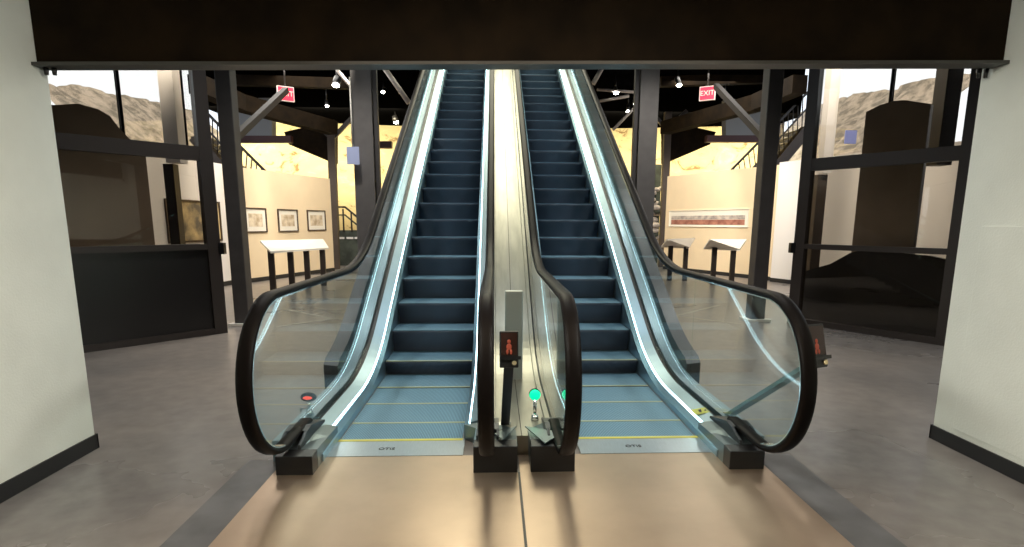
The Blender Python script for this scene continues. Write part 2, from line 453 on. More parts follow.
        mb = MB(); mb.prism([(lo, 2.81, 0), (lo, 2.81, hb), (lo, 2.90, hb+.004), (lo, 2.90, 0)], (hi-lo, 0, 0))
        mb.build('newel_front_box', 'plastic', root, bevel=.004)
        plan = [(xin, 2.90), (xs+s*.006, 3.12), (xs+s*.006, 3.30),] if is_outer else [(xin, 2.90), (xin, 3.22), (xs+s*.004, 3.30),]
        plan += [ (xg+s*.02, 3.30), (xout, 3.12), (xout, 2.90)]
        hz = [hb+.003, .10, .092, .118, .13 if is_outer else .125, hb+.003]
        mb = MB(); k = len(plan)
        mb.add([(x, y, 0) for x, y in plan]+[(x, y, z) for (x, y), z in zip(plan, hz)], [(i, (i+1) % k, (i+1) % k+k, i+k) for i in range(k)]+[(2*k-1, k, k+1), (2*k-1, k+1, 2*k-2), (k+1, k+2, 2*k-2), (k+2, 2*k-3, 2*k-2)])
        mb.build('newel_body', 'capmetal', root)
        mb = MB(); w1 = .062
        hd = [(2.90, hb-.01), (2.905, hb+.025), (3.0, .212), (3.10, .218), (3.34, .12), (3.34, .08)]
        mb.prism([(xg-w1, y, z) for y, z in hd[0:2]]+[(xg-w1, 2.97, hb+.04), (xg-w1, 3.02, .168), (xg-w1, 3.10, .176), (xg-w1, 3.34, .12), (xg-w1, 3.34, .08)], (.014, 0, 0))
        mb.prism([(xg+w1-.014, y, z) for y, z in hd[0:2]]+[(xg+w1-.014, 2.97, hb+.04), (xg+w1-.014, 3.02, .168), (xg+w1-.014, 3.10, .176), (xg+w1-.014, 3.34, .12), (xg+w1-.014, 3.34, .08)], (.014, 0, 0))
        mb.add([(xg-w1, 3.02, .1685), (xg+w1, 3.02, .1685), (xg+w1, 3.10, .1765), (xg-w1, 3.10, .1765), (xg-w1, 3.34, .1205), (xg+w1, 3.34, .1205)], [(0, 1, 2, 3), (3, 2, 5, 4)])
        mb.build('handrail_hood', 'hood', root)
        if not is_outer:
            lid = [(516.6, 427), (503.0, 440.5), (494.5, 434.5)] if s > 0 else [(525, 427), (561, 433), (556, 437.5), (545, 444)]
            P = [FL(x, y, hb+.016) for x, y in lid]
            MB().prism(P, (0, 0, .006)).build('newel_lid', 'capmetal', root)
    return root

CL, CR = -.571, .871
escL = make_escalator(CL, 'left escalator of the pair, dark grooved steps between lit glass balustrades', -1)
escR = make_escalator(CR, 'right escalator of the pair, with the yellow sticker on its right deck', 1)

# sticker on the right deck
xs = CR+.375
stk = MB().add([(xs+.03, 3.42, .0985), (xs+.125, 3.42, .1165), (xs+.125, 3.52, .1165), (xs+.03, 3.52, .0985)], [(0, 1, 2, 3)])
stk.build('warning_sticker', 'sticker', escR)
st2 = MB()
st2.add([(xs+.065, 3.445, .108), (xs+.08, 3.445, .1108), (xs+.09, 3.495, .1127), (xs+.07, 3.49, .109)], [(0, 1, 2, 3)])
st2.add([(xs+.10, 3.45, .1145), (xs+.11, 3.45, .1165), (xs+.115, 3.475, .1175), (xs+.103, 3.47, .115)], [(0, 1, 2, 3)])
st2.build('sticker_print', 'ink', escR)

# centre decking between the two inner balustrades
xl, xr = CL+.528+.012, CR-.528-.012
root = thing('centre_decking', 'brushed steel decking running up between the two escalators', 'decking', (.15, 3.1, 0))
mb = MB(); profile_loft(mb, [(xl, -.1), (xl, .125), (xl+.03, .125), (xl+.035, .112), (xr-.035, .112), (xr-.03, .125), (xr, .125), (xr, -.1)], 0, 0, 3.06)
mb.build('deck_sheet', 'cdeck', root)
mb = MB(); profile_loft(mb, [(.145, .108), (.145, .1145), (.15, .1145), (.15, .108)], 0, 0, 3.06); mb.build('seam_cover', 'framedark', root)

# floor seam between the landing plates
tag(MB().box(.1165, .1275, .35, 2.80, .0, .012).build('seam_strip', 'plastic'), 'thin black strip in the floor between the two landing plates', 'floor strip')

# ---------------------------------------------------------------- signal lights
def signal(x, y, zb, zt, colr, label, name, oval=False):
    t = thing(name, label, 'signal light', (x, y, zb))
    MB().tube((x, y, zb), (x, y, zb+.035), .026, r2=.018).build('base', 'chrome', t)
    MB().tube((x, y, zb+.03), (x, y, zt-.02), .011).build('stem', 'chrome', t)
    if oval:
        MB().bar((x-.05, y, zb+.02), (x-.05, y, zt-.07), .012, .012).bar((x-.05, y, zt-.075), (x, y, zt-.075), .012, .012).build('bracket', 'chrome', t)
        MB().sphere((x, y, zt), .030, sx=1.65, sy=.8, sz=1).build('housing', 'plastic', t)
        MB().sphere((x, y-.014, zt), .018, sx=1.7, sy=.8, sz=.75).build('lens', colr, t)
    else:
        MB().tube((x, y+.012, zt), (x, y+.022, zt), .036, n=20).build('housing', 'plastic', t)
        MB().sphere((x, y, zt), .034, sy=.55).build('lens', colr, t)
    return t
p = AY(535, 395, 3.32); signal(p.x, 3.32, .112, p.z, 'green', 'round green signal light on a short stem on the central deck', 'signal_light')
p = AY(308.5, 397, 3.42); signal(p.x, 3.42, .122, p.z, 'red', 'oval red signal light beside the left outer newel', 'signal_light', True)

# ---------------------------------------------------------------- rider sensor signs on slanted posts
def sign_post(base, top, label, w=.098, hh=.19, yawdeg=0):
    base = Vector(base); top = Vector(top)
    t = thing('sign_post', label, 'sign', base, 'slanted sign posts')
    MB().bar(base, top, .065 if yawdeg else .05, .022).build('post', 'greypost' if yawdeg else 'plastic', t)
    MB().box(base.x-.035, base.x+.035, base.y-.02, base.y+.03, base.z-.0, base.z+.008).build('foot_plate', 'chrome', t)
    rot = Matrix.Rotation(math.radians(yawdeg), 3, 'Z') @ Matrix.Rotation(math.radians(-14), 3, 'X')
    def bx(x0, x1, y0, y1, z0, z1, name, m, par, bevel=0):
        mb = MB().box(x0, x1, y0, y1, z0, z1); mb.v = [tuple(top+rot @ Vector(v)) for v in mb.v]
        return mb.build(name, m, par, bevel=bevel)
    head = bx(-w/2, w/2, -.02, .02, -.03, -.03+hh, 'sign_head', 'plastic', t, .006)
    bx(-w/2+.008, w/2-.008, -.0225, -.0195, .035, hh-.04, 'sign_face', 'brownplastic', head)
    bx(-w/2+.004, w/2+.012, -.035, -.015, .012, .03, 'ledge', 'plastic', head)
    # small red figure
    for (cx, cz, rx, rz) in ((0, .105, .009, .011), (0, .078, .014, .017), (-.009, .052, .007, .013), (.010, .052, .007, .013)):
        mb = MB().sphere((0, 0, 0), 1, sx=rx, sy=.002, sz=rz, n=8); mb.v = [tuple(top+rot @ (Vector(v)+Vector((cx, -.023, cz)))) for v in mb.v]
        mb.build('figure', 'red' if False else M['figure'], head)
    mb = MB().tube((w/2-.022, -.03, -.005), (w/2-.022, -.015, -.005), .012, n=14); mb.v = [tuple(top+rot @ Vector(v)) for v in mb.v]
    mb.build('round_button', 'brass', head)
    return t
M['greypost'] = mat('grey_green_post', (.20, .27, .27), .4, metal=.4)
M['figure'] = mat('dull_red_print', (.50, .09, .05), .5)
M['brass'] = mat('brass_button', (.85, .70, .42), .25, metal=.6)
b = FL(505, 425, .112); tp = AY(509, 362, 2.86)
sign_post((b.x, b.y, .112), tp, 'black boxed sign with red figure on slanted post, central deck', .098, .19)
b = FL(738, 416, .12); tp = AY(815, 362, 2.72)
sign_post((CR+.60, 3.36, .118), tp, 'black boxed sign on slanted post outside the right newel', .13, .22, 20)

# silver box on the central deck behind the sign
p0 = AY(505, 325, 4.2); p1 = AY(523, 291, 4.2)
tag(MB().box(p0.x, p1.x, 4.2, 4.26, .10, p1.z).build('access_panel', 'silver', bevel=.008), 'upright silver panel standing on the central deck behind the sign', 'panel')

# ------------------------------------------------------------------ setting: floor, near walls, beam
struct('floor', MB().box(-9.2, 10.2, -2.6, 24, -.10, -.002), 'floor')
XLW, XRW, YLW, YRW = -2.322, 2.700, 3.235, 3.245
struct('wall_left', MB().box(XLW-.30, XLW, -2.5, YLW-.012, 0, 3.3), 'wall')
struct('wall_right', MB().box(XRW, XRW+.30, -2.5, YRW-.012, 0, 3.3), 'wall')
struct('wall_back', MB().box(XLW-.3, XRW+.3, -2.6, -2.5, 0, 3.3), 'wall')
struct('baseboard_left', MB().box(XLW, XLW+.010, -2.5, YLW, 0, .085).box(XLW-.31, XLW+.010, YLW-.012, YLW, 0, .085), 'base')
struct('baseboard_right', MB().box(XRW-.010, XRW, -2.5, YRW, 0, .085).box(XRW-.010, XRW+.31, YRW-.012, YRW, 0, .085), 'base')
struct('ceiling', MB().box(XLW-.3, XRW+.3, -2.6, 3.30, 2.52, 2.62), 'black')
# access panel on the right wall
a = AX(983, 226, XRW-.001)
tag(MB().box(XRW-.008, XRW, 1.2, a.y, .12, a.z).build('wall_access_panel', 'wall', bevel=.002), 'faint flush access panel in the right white wall', 'panel')

bm_ = thing('steel_beam', 'dark brown steel beam spanning overhead between the white walls', 'beam', (.2, 3.16, 2.1))
zl = 2.165
def beamz(x): return zl+(x-.2)*.0045
mb = MB()
x0, x1 = XLW+.002, XRW-.002
def bb(y0, y1, za, zb):            # the beam sits a little askew in plan and in level
    P = [(x0, y0, za-.016), (x1, y0-.06, za+.052), (x1, y1-.06, za+.052), (x0, y1, za-.016)]
    return MB().prism(P, (0, 0, zb-za))
bb(3.16, 3.19, 2.100, 2.41).build('web', 'beam', bm_)
bb(3.12, 3.225, 2.086, 2.102).build('bottom_flange', 'flange', bm_)
for x in (XLW+.035, XLW+.075, XRW-.03, XRW-.07):
    MB().tube((x, 3.17, 2.035 if x < 0 else 2.09), (x, 3.17, 2.07 if x < 0 else 2.136), .009, r2=.013, n=8).build('bolt', 'plastic', bm_)
# upper slab over the beam closes the low ceiling towards the tall hall
struct('trim_1', MB().box(-9.2, 10.2, 3.30, 3.40, 2.44, 7.2), 'black')
struct('trim_2', MB().box(-9.2, XLW-.3, 3.10, 3.223, 0, 7.2), 'black')
struct('trim_3', MB().box(XRW+.3, 10.2, 3.11, 3.233, 0, 7.2), 'black')

# floor inlays
tag(MB().box(-1.365, -1.165, .2, 3.02, -.002, .001).build('floor_inlay', 'stripe'), 'dark floor strip along the left edge of the landing plates', 'floor strip')
tag(MB().box(1.465, 1.685, .2, 3.02, -.002, .001).build('floor_inlay', 'stripe'), 'dark floor strip along the right edge of the landing plates', 'floor strip')
M['inlay'] = mat('pale_floor_line', (.55, .50, .42), .4)
def line(a, b, lab, w=.035):
    mb = MB().bar((a.x, a.y, .0005), (b.x, b.y, .0005), w, .003); tag(mb.build('floor_line', 'inlay'), lab, 'floor line', 'pale lines in the concrete floor')
line(FL(284, 309), FL(331, 318.5), 'pale line in the floor, rear arm of the left chevron')
line(FL(276, 327), FL(331, 318.5), 'pale line in the floor, front arm of the left chevron')
line(FL(720, 305), FL(675, 316), 'pale line in the floor, rear arm of the right chevron')
line(FL(740, 324), FL(675, 316), 'pale line in the floor, front arm of the right chevron')

# ------------------------------------------------------------------ columns
def column(x, y, w, d, z1, label, flange=True, mats='lightcol', z0=0, taper=0):
    t = thing('steel_column', label, 'column', (x, y, z0))
    mb = MB().box(x-w/2, x+w/2, y-.012+d/2, y+.012+d/2, z0, z1).box(x-w/2, x+w/2, y-.012-d/2, y+.012-d/2, z0, z1).box(x-.012, x+.012, y-d/2, y+d/2, z0, z1)
    mb.build('shaft', mats, t)
    MB().box(x-w/2-.07, x+w/2+.07, y-d/2-.07, y+d/2+.07, z0, z0+.025).build('base_plate', mats, t)
    return t
def tubecol(x, y, w, z1, label):
    t = thing('steel_column', label, 'column', (x, y, 0))
    MB().box(x-w/2, x+w/2, y-w/2, y+w/2, 0, z1).build('shaft', 'steelcol', t, bevel=.01)
    MB().box(x-w/2-.06, x+w/2+.06, y-w/2-.06, y+w/2+.06, 0, .03).build('base_plate', 'panelface', t)
    return t
c1 = tubecol(-3.22, 7.33, .18, 4.7, 'dark square column at left, beside the glazed partition')
c4 = tubecol(3.56, 7.55, .19, 4.7, 'dark square column at right, beside the glazed partition')
a = AY(233, 140, 7.33); b = AY(286, 90, 9.0); MB().bar(a, b, .08, .08).build('diagonal_brace', 'framedark', c1)
a = AY(766, 140, 7.55); b = AY(716, 86, 9.2); MB().bar(a, b, .08, .08).build('diagonal_brace', 'framedark', c4)
a = AY(362.5, 75, 10); c2 = column(a.x, 10, .33, .30, 5.2, 'dark steel column between left gallery wall and left escalator')
MB().box(a.x+.19, a.x+.25, 9.86, 9.96, 0, 5.2).build('conduit', 'steelcol', c2)
a = AY(648, 75, 10); c3 = column(a.x, 10, .31, .30, 5.2, 'dark steel column between right escalator and right gallery wall')
MB().box(a.x-.24, a.x-.18, 9.86, 9.96, 0, 5.2).build('conduit', 'steelcol', c3)
p = AY(353, 155, 9.7)
t = thing('hanging_notice', 'small pale blue square notice hung beside left steel column', 'sign', p)
MB().box(p.x-.10, p.x+.10, 9.69, 9.71, p.z-.15, p.z+.13).build('notice_board', 'bluesign', t)
MB().tube((p.x, 9.7, p.z+.13), (p.x, 9.7, p.z+1.2), .012, n=6).build('hanger', 'panelface', t)

def ypost(xt, yt, xb, Y, label):
    a = AY(xt, yt, Y); b = AY(xb, 268, Y)
    t = thing('tapered_post', label, 'post', (b.x, Y, 0), 'brown posts by the gallery walls')
    MB().bar((b.x, Y, 0), (a.x, Y, a.z), .20, .16, up=(0, 1, 0)).build('shaft', 'brown', t)
    for s in (-1, 1):
        MB().bar((a.x, Y, a.z-.5), (a.x+s*.55, Y, a.z+.05), .10, .10, up=(0, 1, 0)).build('bracket', 'framedark', t)
ypost(331, 120, 336, 16.2, 'brown post with forked bracket behind left gallery wall')
ypost(668, 112, 662, 17.1, 'brown post with forked bracket behind right gallery wall')

# ------------------------------------------------------------------ glazed partitions (vestibules)
def partition(P0, P1, over0, label, lowers, ztop, side):
    """P0 near corner on the floor, P1 far corner"""
    d = (P1-P0).normalized(); n = Vector((-d.y, d.x, 0))
    if n.y < 0: n = -n
    t = thing('glazed_partition', label, 'partition', P1)
    def post(p, w, z1, name='post'):
        mb = MB(); q = [p-d*w/2-n*.05, p+d*w/2-n*.05, p+d*w/2+n*.05, p-d*w/2+n*.05]
        mb.prism([Vector((v.x, v.y, 0)) for v in q], (0, 0, z1)); mb.build(name, 'framedark', t)
    def rail(a, b, z0, z1, name='rail'):
        mb = MB(); q = [a-n*.045, b-n*.045, b+n*.045, a+n*.045]
        mb.prism([Vector((v.x, v.y, z0)) for v in q], (0, 0, z1-z0)); mb.build(name, 'framedark', t)
    post(P1, .14, ztop); A = P0-d*over0; post(P0 if side > 0 else A, .13, ztop)
    for z0, z1 in ((0, .07), (.985, 1.05), (1.97, 2.12), (ztop-.1, ztop)):
        rail(A, P1, z0, z1)
    a = A; b = P1
    def pane(z0, z1, m, nm_='glass_pane'):
        mb = MB(); q = [a-n*.006, b-n*.006, b+n*.006, a+n*.006]
        mb.prism([Vector((v.x, v.y, z0)) for v in q], (0, 0, z1-z0)); mb.build(nm_, m, t)
    pane(.07, .985, lowers, 'kick_panel' if lowers == 'darkpanel' else 'glass_pane'); pane(1.05, 1.97, 'winglass'); pane(2.12, ztop-.1, 'winglass')
    # dark door pull near the far post
    h = P1-n*.07+d*.08
    MB().box(h.x-.03, h.x+.03, h.y-.03, h.y+.03, .93, 1.06).build('latch', 'plastic', t)
    return d, n, t
VL0, VL1 = FL(85, 352), FL(220, 333)
VR0, VR1 = FL(943, 345), FL(794, 322.5)
dL, nL, pL = partition(VL0, VL1, 1.6, 'dark framed glazed partition left of the escalators, solid black lower panel', 'darkpanel', 3.6, -1)
dR, nR, pR = partition(VR0, VR1, 0.0, 'dark framed glazed partition right of the escalators, glass to the floor', 'winglass', 3.6, 1)

# added dark shapes stand in for reflections in the partition glass
gl = PL(VL0+nL*.9, VL1+nL*.9); gr = PL(VR0+nR*.9, VR1+nR*.9)
def sil(g, pts, dn, label, m='reflected_dark', name='reflection_shape', th=.08, floor_=True):
    P = [g(x, y) for x, y in pts]
    if floor_:
        P = P+[Vector((P[-1].x, P[-1].y, 0)), Vector((P[0].x, P[0].y, 0))]
    mb = MB().prism(P, dn*th); return tag(mb.build(name, m), label, 'reflected_dark')
sil(gl, [(20, 104), (56, 105), (78, 103.5), (98, 109), (110, 116), (120, 129), (130, 139), (145, 148)], nL, 'brown curved-top shape standing in for a reflection in left partition')
sil(gr, [(866, 112), (880, 105), (893, 101), (905, 100), (931, 104)], nR, 'brown curved-top shape standing in for a reflection in right partition')
gr2 = PL(VR0+nR*.45, VR1+nR*.45)
sil(gr2, [(800, 300), (802, 272), (830, 264), (850, 253), (866, 249), (931, 256), (958, 262)], nR, 'low dark wavy shape standing in for a reflection in right partition', 'darkpanel', 'low_reflection')  # dark reflection in the lower pane, built as a solid shape
# slender uprights behind the glass
def upright(g, x, y, w, ztop, m, label, dn, z0=0):
    q = g(x, y); mb = MB().box(q.x-w/2, q.x+w/2, q.y-w/2, q.y+w/2, z0, ztop)
    tag(mb.build('window_mullion', m), label, 'mullion')
gl3 = PL(VL0+nL*2.2, VL1+nL*2.2); gr3 = PL(VR0+nR*2.2, VR1+nR*2.2)
upright(gl3, 174, 200, .14, 2.1, 'framedark', 'dark short upright in front of the golden picture, behind left glass', nL)
upright(gl3, 171, 100, .20, 4.6, 'white', 'white upright post behind the upper left glass', nL, 2.12)
upright(gr3, 831, 100, .16, 4.6, 'white', 'white upright post behind the upper right glass', nR, 2.12)
upright(gr3, 866, 200, .15, 3.0, 'framedark', 'dark upright behind the right glass, beside the brown reflection shape', nR)
upright(gr3, 818, 200, .16, 2.1, 'brown', 'brown short upright behind the right glass near the corner post', nR)
upright(gr3, 945, 110, .22, 4.5, 'framedark', 'dark tall upright behind the upper right glass near the white wall', nR, 2.12)

p = gr3(851, 137)
tag(MB().box(p.x-.09, p.x+.09, p.y, p.y+.02, p.z-.10, p.z+.10).build('blue_reflection', 'bluetint'), 'small blue board standing in for a reflection in upper right glass', 'glint')  # blue board added to imitate a reflection on the pane

# ------------------------------------------------------------------ gallery walls
def slab(name, a, b, z1, th, m, label, z0=0, base=True):
    d = (b-a).normalized(); n = Vector((-d.y, d.x, 0))
    if n.y < 0: n = -n
    t = thing(name, label, 'wall', a)
    mb = MB().prism([Vector((v.x, v.y, z0)) for v in (a, b, b+n*th, a+n*th)], (0, 0, z1-z0)); mb.build('wall_face', m, t)
    if base:
        mb = MB().prism([Vector((v.x, v.y, 0)) for v in (a-n*.012, b-n*.012, b, a)], (0, 0, .09)); mb.build('base_strip', 'base', t)
    return d, n, t
GL0, GL1 = FL(236, 284.6), FL(334.5, 271)
GR1, GR0 = FL(663, 268.9), FL(772, 280.9)
gdL, gnL, gtL = slab('gallery_wall', GL0, GL1, 2.42, .25, 'cream', 'cream freestanding gallery wall at left with three framed drawings')
gdR, gnR, gtR = slab('gallery_wall', GR0, GR1, 2.62, .25, 'cream', 'cream freestanding gallery wall at right with long panorama picture')
WL0 = FL(232, 284.5)
WL1 = AY(168, 220, 10.35); WL1.z = 0
e = WL0+(WL1-WL0)*2.0
wdL, wnL, wtL = slab('gallery_wall', e, WL0, 2.45, .2, 'white', 'white gallery wall behind left glazed partition, with golden picture')
WR0 = FL(770, 281.5); WR1 = Vector((WR0.x+.75, WR0.y-2.0, 0)); e2 = WR0+(WR1-WR0)*2.2
wdR, wnR, wtR = slab('gallery_wall', e2, WR0, 2.65, .2, 'white', 'white gallery wall behind right glazed partition')

def picture(g, n, q, label, name='framed_drawing', fw_=.025, matw=.06, art='sketch', group=None, frame='framewood', cat='picture'):
    """q: corner points tl, tr, br, bl on the plane g"""
    c = [g(x, y) for x, y in q]
    z1 = (c[0].z+c[1].z)/2; z0 = (c[2].z+c[3].z)/2
    a = (c[0]+c[3])/2; b = (c[1]+c[2])/2
    a.z = b.z = 0; d = (b-a).normalized(); L = (b-a).length
    nn = n.copy()                       # points away from the viewer
    t = thing(name, label, cat, Vector((a.x, a.y, z0)), group)
    def rect(u0, u1, v0, v1, off, th, nm_, m):
        p = [a+d*u0, a+d*u1]; mb = MB().prism([Vector((p[0].x, p[0].y, v0)), Vector((p[1].x, p[1].y, v0)), Vector((p[1].x, p[1].y, v1)), Vector((p[0].x, p[0].y, v1))], -nn*th)
        mb.v = [tuple(Vector(v)-nn*off) for v in mb.v]; return mb.build(nm_, m, t)
    mb = MB()
    for u0, u1, v0, v1 in ((0, L, z0, z0+fw_), (0, L, z1-fw_, z1), (0, fw_, z0+fw_, z1-fw_), (L-fw_, L, z0+fw_, z1-fw_)):
        p0, p1 = a+d*u0, a+d*u1
        mb.prism([Vector((p0.x, p0.y, v0)), Vector((p1.x, p1.y, v0)), Vector((p1.x, p1.y, v1)), Vector((p0.x, p0.y, v1))], -nn*.03)
    mb.build('frame', frame, t)
    rect(fw_, L-fw_, z0+fw_, z1-fw_, .0, .008, 'mount', 'mat')
    k = fw_+matw
    if art: rect(k, L-k, z0+k, z1-k, .008, .004, 'artwork', art)
    return t, a, d, L, z0, z1, rect
gpL = PL(GL0, GL1); gpR = PL(GR0, GR1); gwL = PL(WL0, WL1)
grp = None
picture(gpL, gnL, [(243, 207.7), (265, 207.7), (267, 232.3), (245, 232.6)], 'square framed brown drawing nearest the dark column on left wall', matw=.10)
picture(gpL, gnL, [(276.7, 209), (297, 209.5), (297.6, 231.4), (278.5, 231.9)], 'middle framed pale drawing on the left cream wall', matw=.10)
picture(gpL, gnL, [(306.3, 210), (324.8, 210.4), (325.2, 230.3), (307.7, 231)], 'framed drawing farthest right on the left cream wall', matw=.10)
picture(gwL, wnL, [(164, 200), (219, 200.5), (221, 239.5), (168, 245)], 'large golden landscape picture on the white wall behind left glass', 'framed_picture', matw=.0, art='photo', fw_=.035)
t, a, d, L, z0, z1, rect = picture(gpR, gnR, [(669.7, 210.6), (749, 208.8), (749, 227.5), (669.7, 226.4)], 'long landscape panorama on the right cream wall', 'panorama_picture', fw_=.012, matw=.0, art=None, frame='mat')
rr = (z1-z0)
rect(L*.03, L*.96, z0+rr*.13, z0+rr*.42, .009, .004, 'rust_band', 'pangnd')
rect(L*.03, L*.96, z0+rr*.44, z0+rr*.66, .009, .004, 'grey_band', 'pansky')

def desk(quad, legs, label, zf, zb, Y0=None, blobs=()):
    """sloping text desk: quad back-left, back-right, front-right, front-left"""
    P = [FL(quad[0][0], quad[0][1], zb), FL(quad[1][0], quad[1][1], zb), FL(quad[2][0], quad[2][1], zf), FL(quad[3][0], quad[3][1], zf)]
    t = thing('reading_desk', label, 'display stand', ((P[3].x+P[2].x)/2, (P[3].y+P[2].y)/2, 0))
    MB().prism(P, (0, 0, -.035)).build('sloped_panel', 'panelface', t)
    for k, u in enumerate(legs):
        q = P[3].lerp(P[2], u).lerp(P[0].lerp(P[1], u), .25)
        MB().box(q.x-.05, q.x+.05, q.y-.03, q.y+.03, 0, q.z-.03).build('leg', 'framedark', t)
    n = (P[1]-P[0]).cross(P[3]-P[0]).normalized()
    if n.z < 0: n = -n
    for (u, v, w, h) in blobs:
        def at(uu, vv): return P[3].lerp(P[2], uu).lerp(P[0].lerp(P[1], uu), vv)+n*.002
        MB().add([at(u, v), at(u+w, v), at(u+w, v+h), at(u, v+h)], [(0, 1, 2, 3)]).build('printed_image', 'pansky', t)
desk([(260, 240.6), (323, 239), (328.7, 247.6), (270.6, 251.4)], (.04, .34, .61, .90), 'long sloping white text desk on four dark legs, left gallery wall', .78, .95, blobs=((.12, .35, .08, .3), (.52, .4, .04, .25), (.63, .5, .07, .25), (.88, .35, .07, .3)))
desk([(666.4, 239.2), (695, 237.8), (689, 247.0), (661.4, 245.9)], (.30, .85), 'small sloping white text desk nearest the right escalator', .78, .98, blobs=((.72, .5, .14, .25),))
desk([(709.2, 239.2), (746.5, 239.2), (739.5, 249.2), (703.7, 247.7)], (.28, .80), 'small sloping white text desk nearest the right dark column', .78, .98, blobs=((.42, .3, .2, .45), (.72, .3, .16, .4)))

# ------------------------------------------------------------------ mural, ceilings, stairs, outer shell
t = thing('canyon_mural', 'tall warm golden rock mural filling the back of the hall', 'mural', (0, 20, 0))
n = 24
ring = []
for i in range(n+1):
    u = i/n; x = -8.9+18.8*u; y = 20.5+1.4*math.sin(u*PI); ring.append((x, y))
mb = MB(); vs = [(x, y, 0) for x, y in ring]+[(x, y, 4.74) for x, y in ring]
mb.add(vs, [(i, i+1, i+2+n, i+1+n) for i in range(n)], 0, True); o = mb.build('printed_surface', 'mural', t)
so = o.modifiers.new('thick', 'SOLIDIFY'); so.thickness = .1; so.offset = 1

# black ceiling over the hall with an opening over the escalators
cz = 4.75
struct('ceiling_hall', MB().prism([(-1.75, 3.46, cz), (-5, 3.46, cz), (-5, 10.6, cz), (-8.95, 19.0, cz), (-8.95, 24, cz), (-1.75, 24, cz)], (0, 0, .12)).prism([(1.95, 3.46, cz), (5.6, 3.46, cz), (5.6, 10.6, cz), (9.95, 19.0, cz), (9.95, 24, cz), (1.95, 24, cz)], (0, 0, .12)).box(-1.75, 1.95, 15.4, 24, cz, cz+.12), 'black')
struct('ceiling_upper', MB().box(-9.2, 10.2, 3.1, 24.2, 7.2, 7.3), 'black')
struct('wall_far', MB().box(-9.2, 10.2, 24, 24.15, 0, 7.2), 'black')
# outer window walls at both sides
def outer(x, sgn, n0):
    struct('wall_outer_'+('left' if sgn < 0 else 'right'), MB().box(min(x, x+sgn*.2), max(x, x+sgn*.2), 3.4, 24, 0, 2.3).box(min(x, x+sgn*.2), max(x, x+sgn*.2), 20.5, 24, 2.3, 7.2).box(min(x, x+sgn*.2), max(x, x+sgn*.2), 3.4, 6, 2.3, 7.2), 'brown')
    k = 0
    ys = [6, 8.9, 11.8, 14.7, 17.6, 20.5]
    for a, b in zip(ys, ys[1:]):
        w = bpy.data.objects.new('window_%d' % (n0+k), None); col.objects.link(w); w.location = (x, a, 2.3); w['kind'] = 'structure'
        MB().box(x-.04, x+.04, a-.035, a+.035, 2.3, 7.2).box(x-.04, x+.04, b-.035, b+.035, 2.3, 7.2).build('window_frame', 'framedark', w)
        MB().box(x-.006, x+.006, a+.035, b-.035, 2.3, 7.2).build('window_pane', 'farglass', w)
        k += 1
outer(-9.0, -1, 1); outer(10.0, 1, 6)
# dark trusses under the ceiling
def girder(pts, w, h, label, m='beam', name='ceiling_beam', cat='beam'):
    P = [AY(x, y, Y) for x, y, Y in pts]
    mb = MB()
    for a, b in zip(P, P[1:]): mb.bar(a, b, w, h)
    return tag(mb.build(name, m), label, cat)
girder([(196, 84, 11.5), (240, 103, 13.2), (333, 128, 15.7)], .3, .34, 'dark sweeping beam above the left gallery wall')
girder([(800, 84, 11.5), (757, 103, 13.2), (665, 128, 16.5)], .3, .34, 'dark sweeping beam above the right gallery wall')
girder([(228, 139.5, 16), (292, 139.5, 16)], .2, .17, 'dark maroon beam over the left mural', 'maroon')
girder([(768, 139, 16), (706, 139, 16)], .2, .17, 'dark maroon beam over the right mural', 'maroon')
girder([(372, 145, 18), (392, 145, 18)], .2, .2, 'short maroon beam beside the left steel column', 'maroon')
girder([(225, 80, 14), (352, 84, 14)], .2, .22, 'level dark beam under the ceiling left of the escalators')
girder([(660, 82, 14), (775, 78, 14)], .2, .22, 'level dark beam under the ceiling right of the escalators')
def soff(pts, Y, label, m='beam', name='soffit_panel'):
    P = [AY(x, y, Y) for x, y in pts]
    for q in P: q.z = min(q.z, 4.73)
    tag(MB().prism(P, (0, .3, 0)).build(name, m), label, 'soffit')
soff([(284, 132), (335, 120), (335, 163), (328, 161), (289, 144.5)], 16.6, 'dark triangular soffit beside the left brown post')
soff([(716, 132), (664, 120), (664, 163), (671, 161), (710, 144.5)], 17.4, 'dark triangular soffit beside the right brown post')
soff([(228, 98), (272, 98), (272, 136), (228, 136)], 16.4, 'blue grey panel above the left mural', 'greysoffit')
soff([(770, 98), (726, 98), (726, 136), (770, 136)], 16.4, 'blue grey panel above the right mural', 'greysoffit')

def stair(pts_hand, pts_str, Y, label, s):
    a, b = (AY(x, y, Y) for x, y in pts_hand); c, d = (AY(x, y, Y) for x, y in pts_str)
    t = thing('staircase', label, 'staircase', (b.x, Y, 0))
    MB().bar(a, b, .06, .06).build('handrail', 'framedark', t)
    MB().bar(a.lerp(c, .42), b.lerp(d, .42), .04, .04).build('mid_rail', 'framedark', t)
    MB().bar(c, d, .25, .30).build('stringer', 'brown', t)
    n = 22; mb = MB()
    for i in range(n+1):
        u = i/n; MB().tube(a.lerp(b, u), c.lerp(d, u), .016, n=6).build('baluster', 'framedark', t)
    for i in range(18):
        u = i/18; q = c.lerp(d, u); MB().box(q.x-.18, q.x+.18, Y+.1, Y+1.3, q.z-.02, q.z+.03).build('tread', 'framedark', t)
stair([(192, 98), (300, 206)], [(196, 137), (290, 250)], 15.4, 'dark staircase with railing descending behind the left gallery wall', 1)
stair([(808, 92), (700, 202)], [(806, 130), (712, 245)], 17.2, 'dark staircase with railing descending behind the right gallery wall', -1)

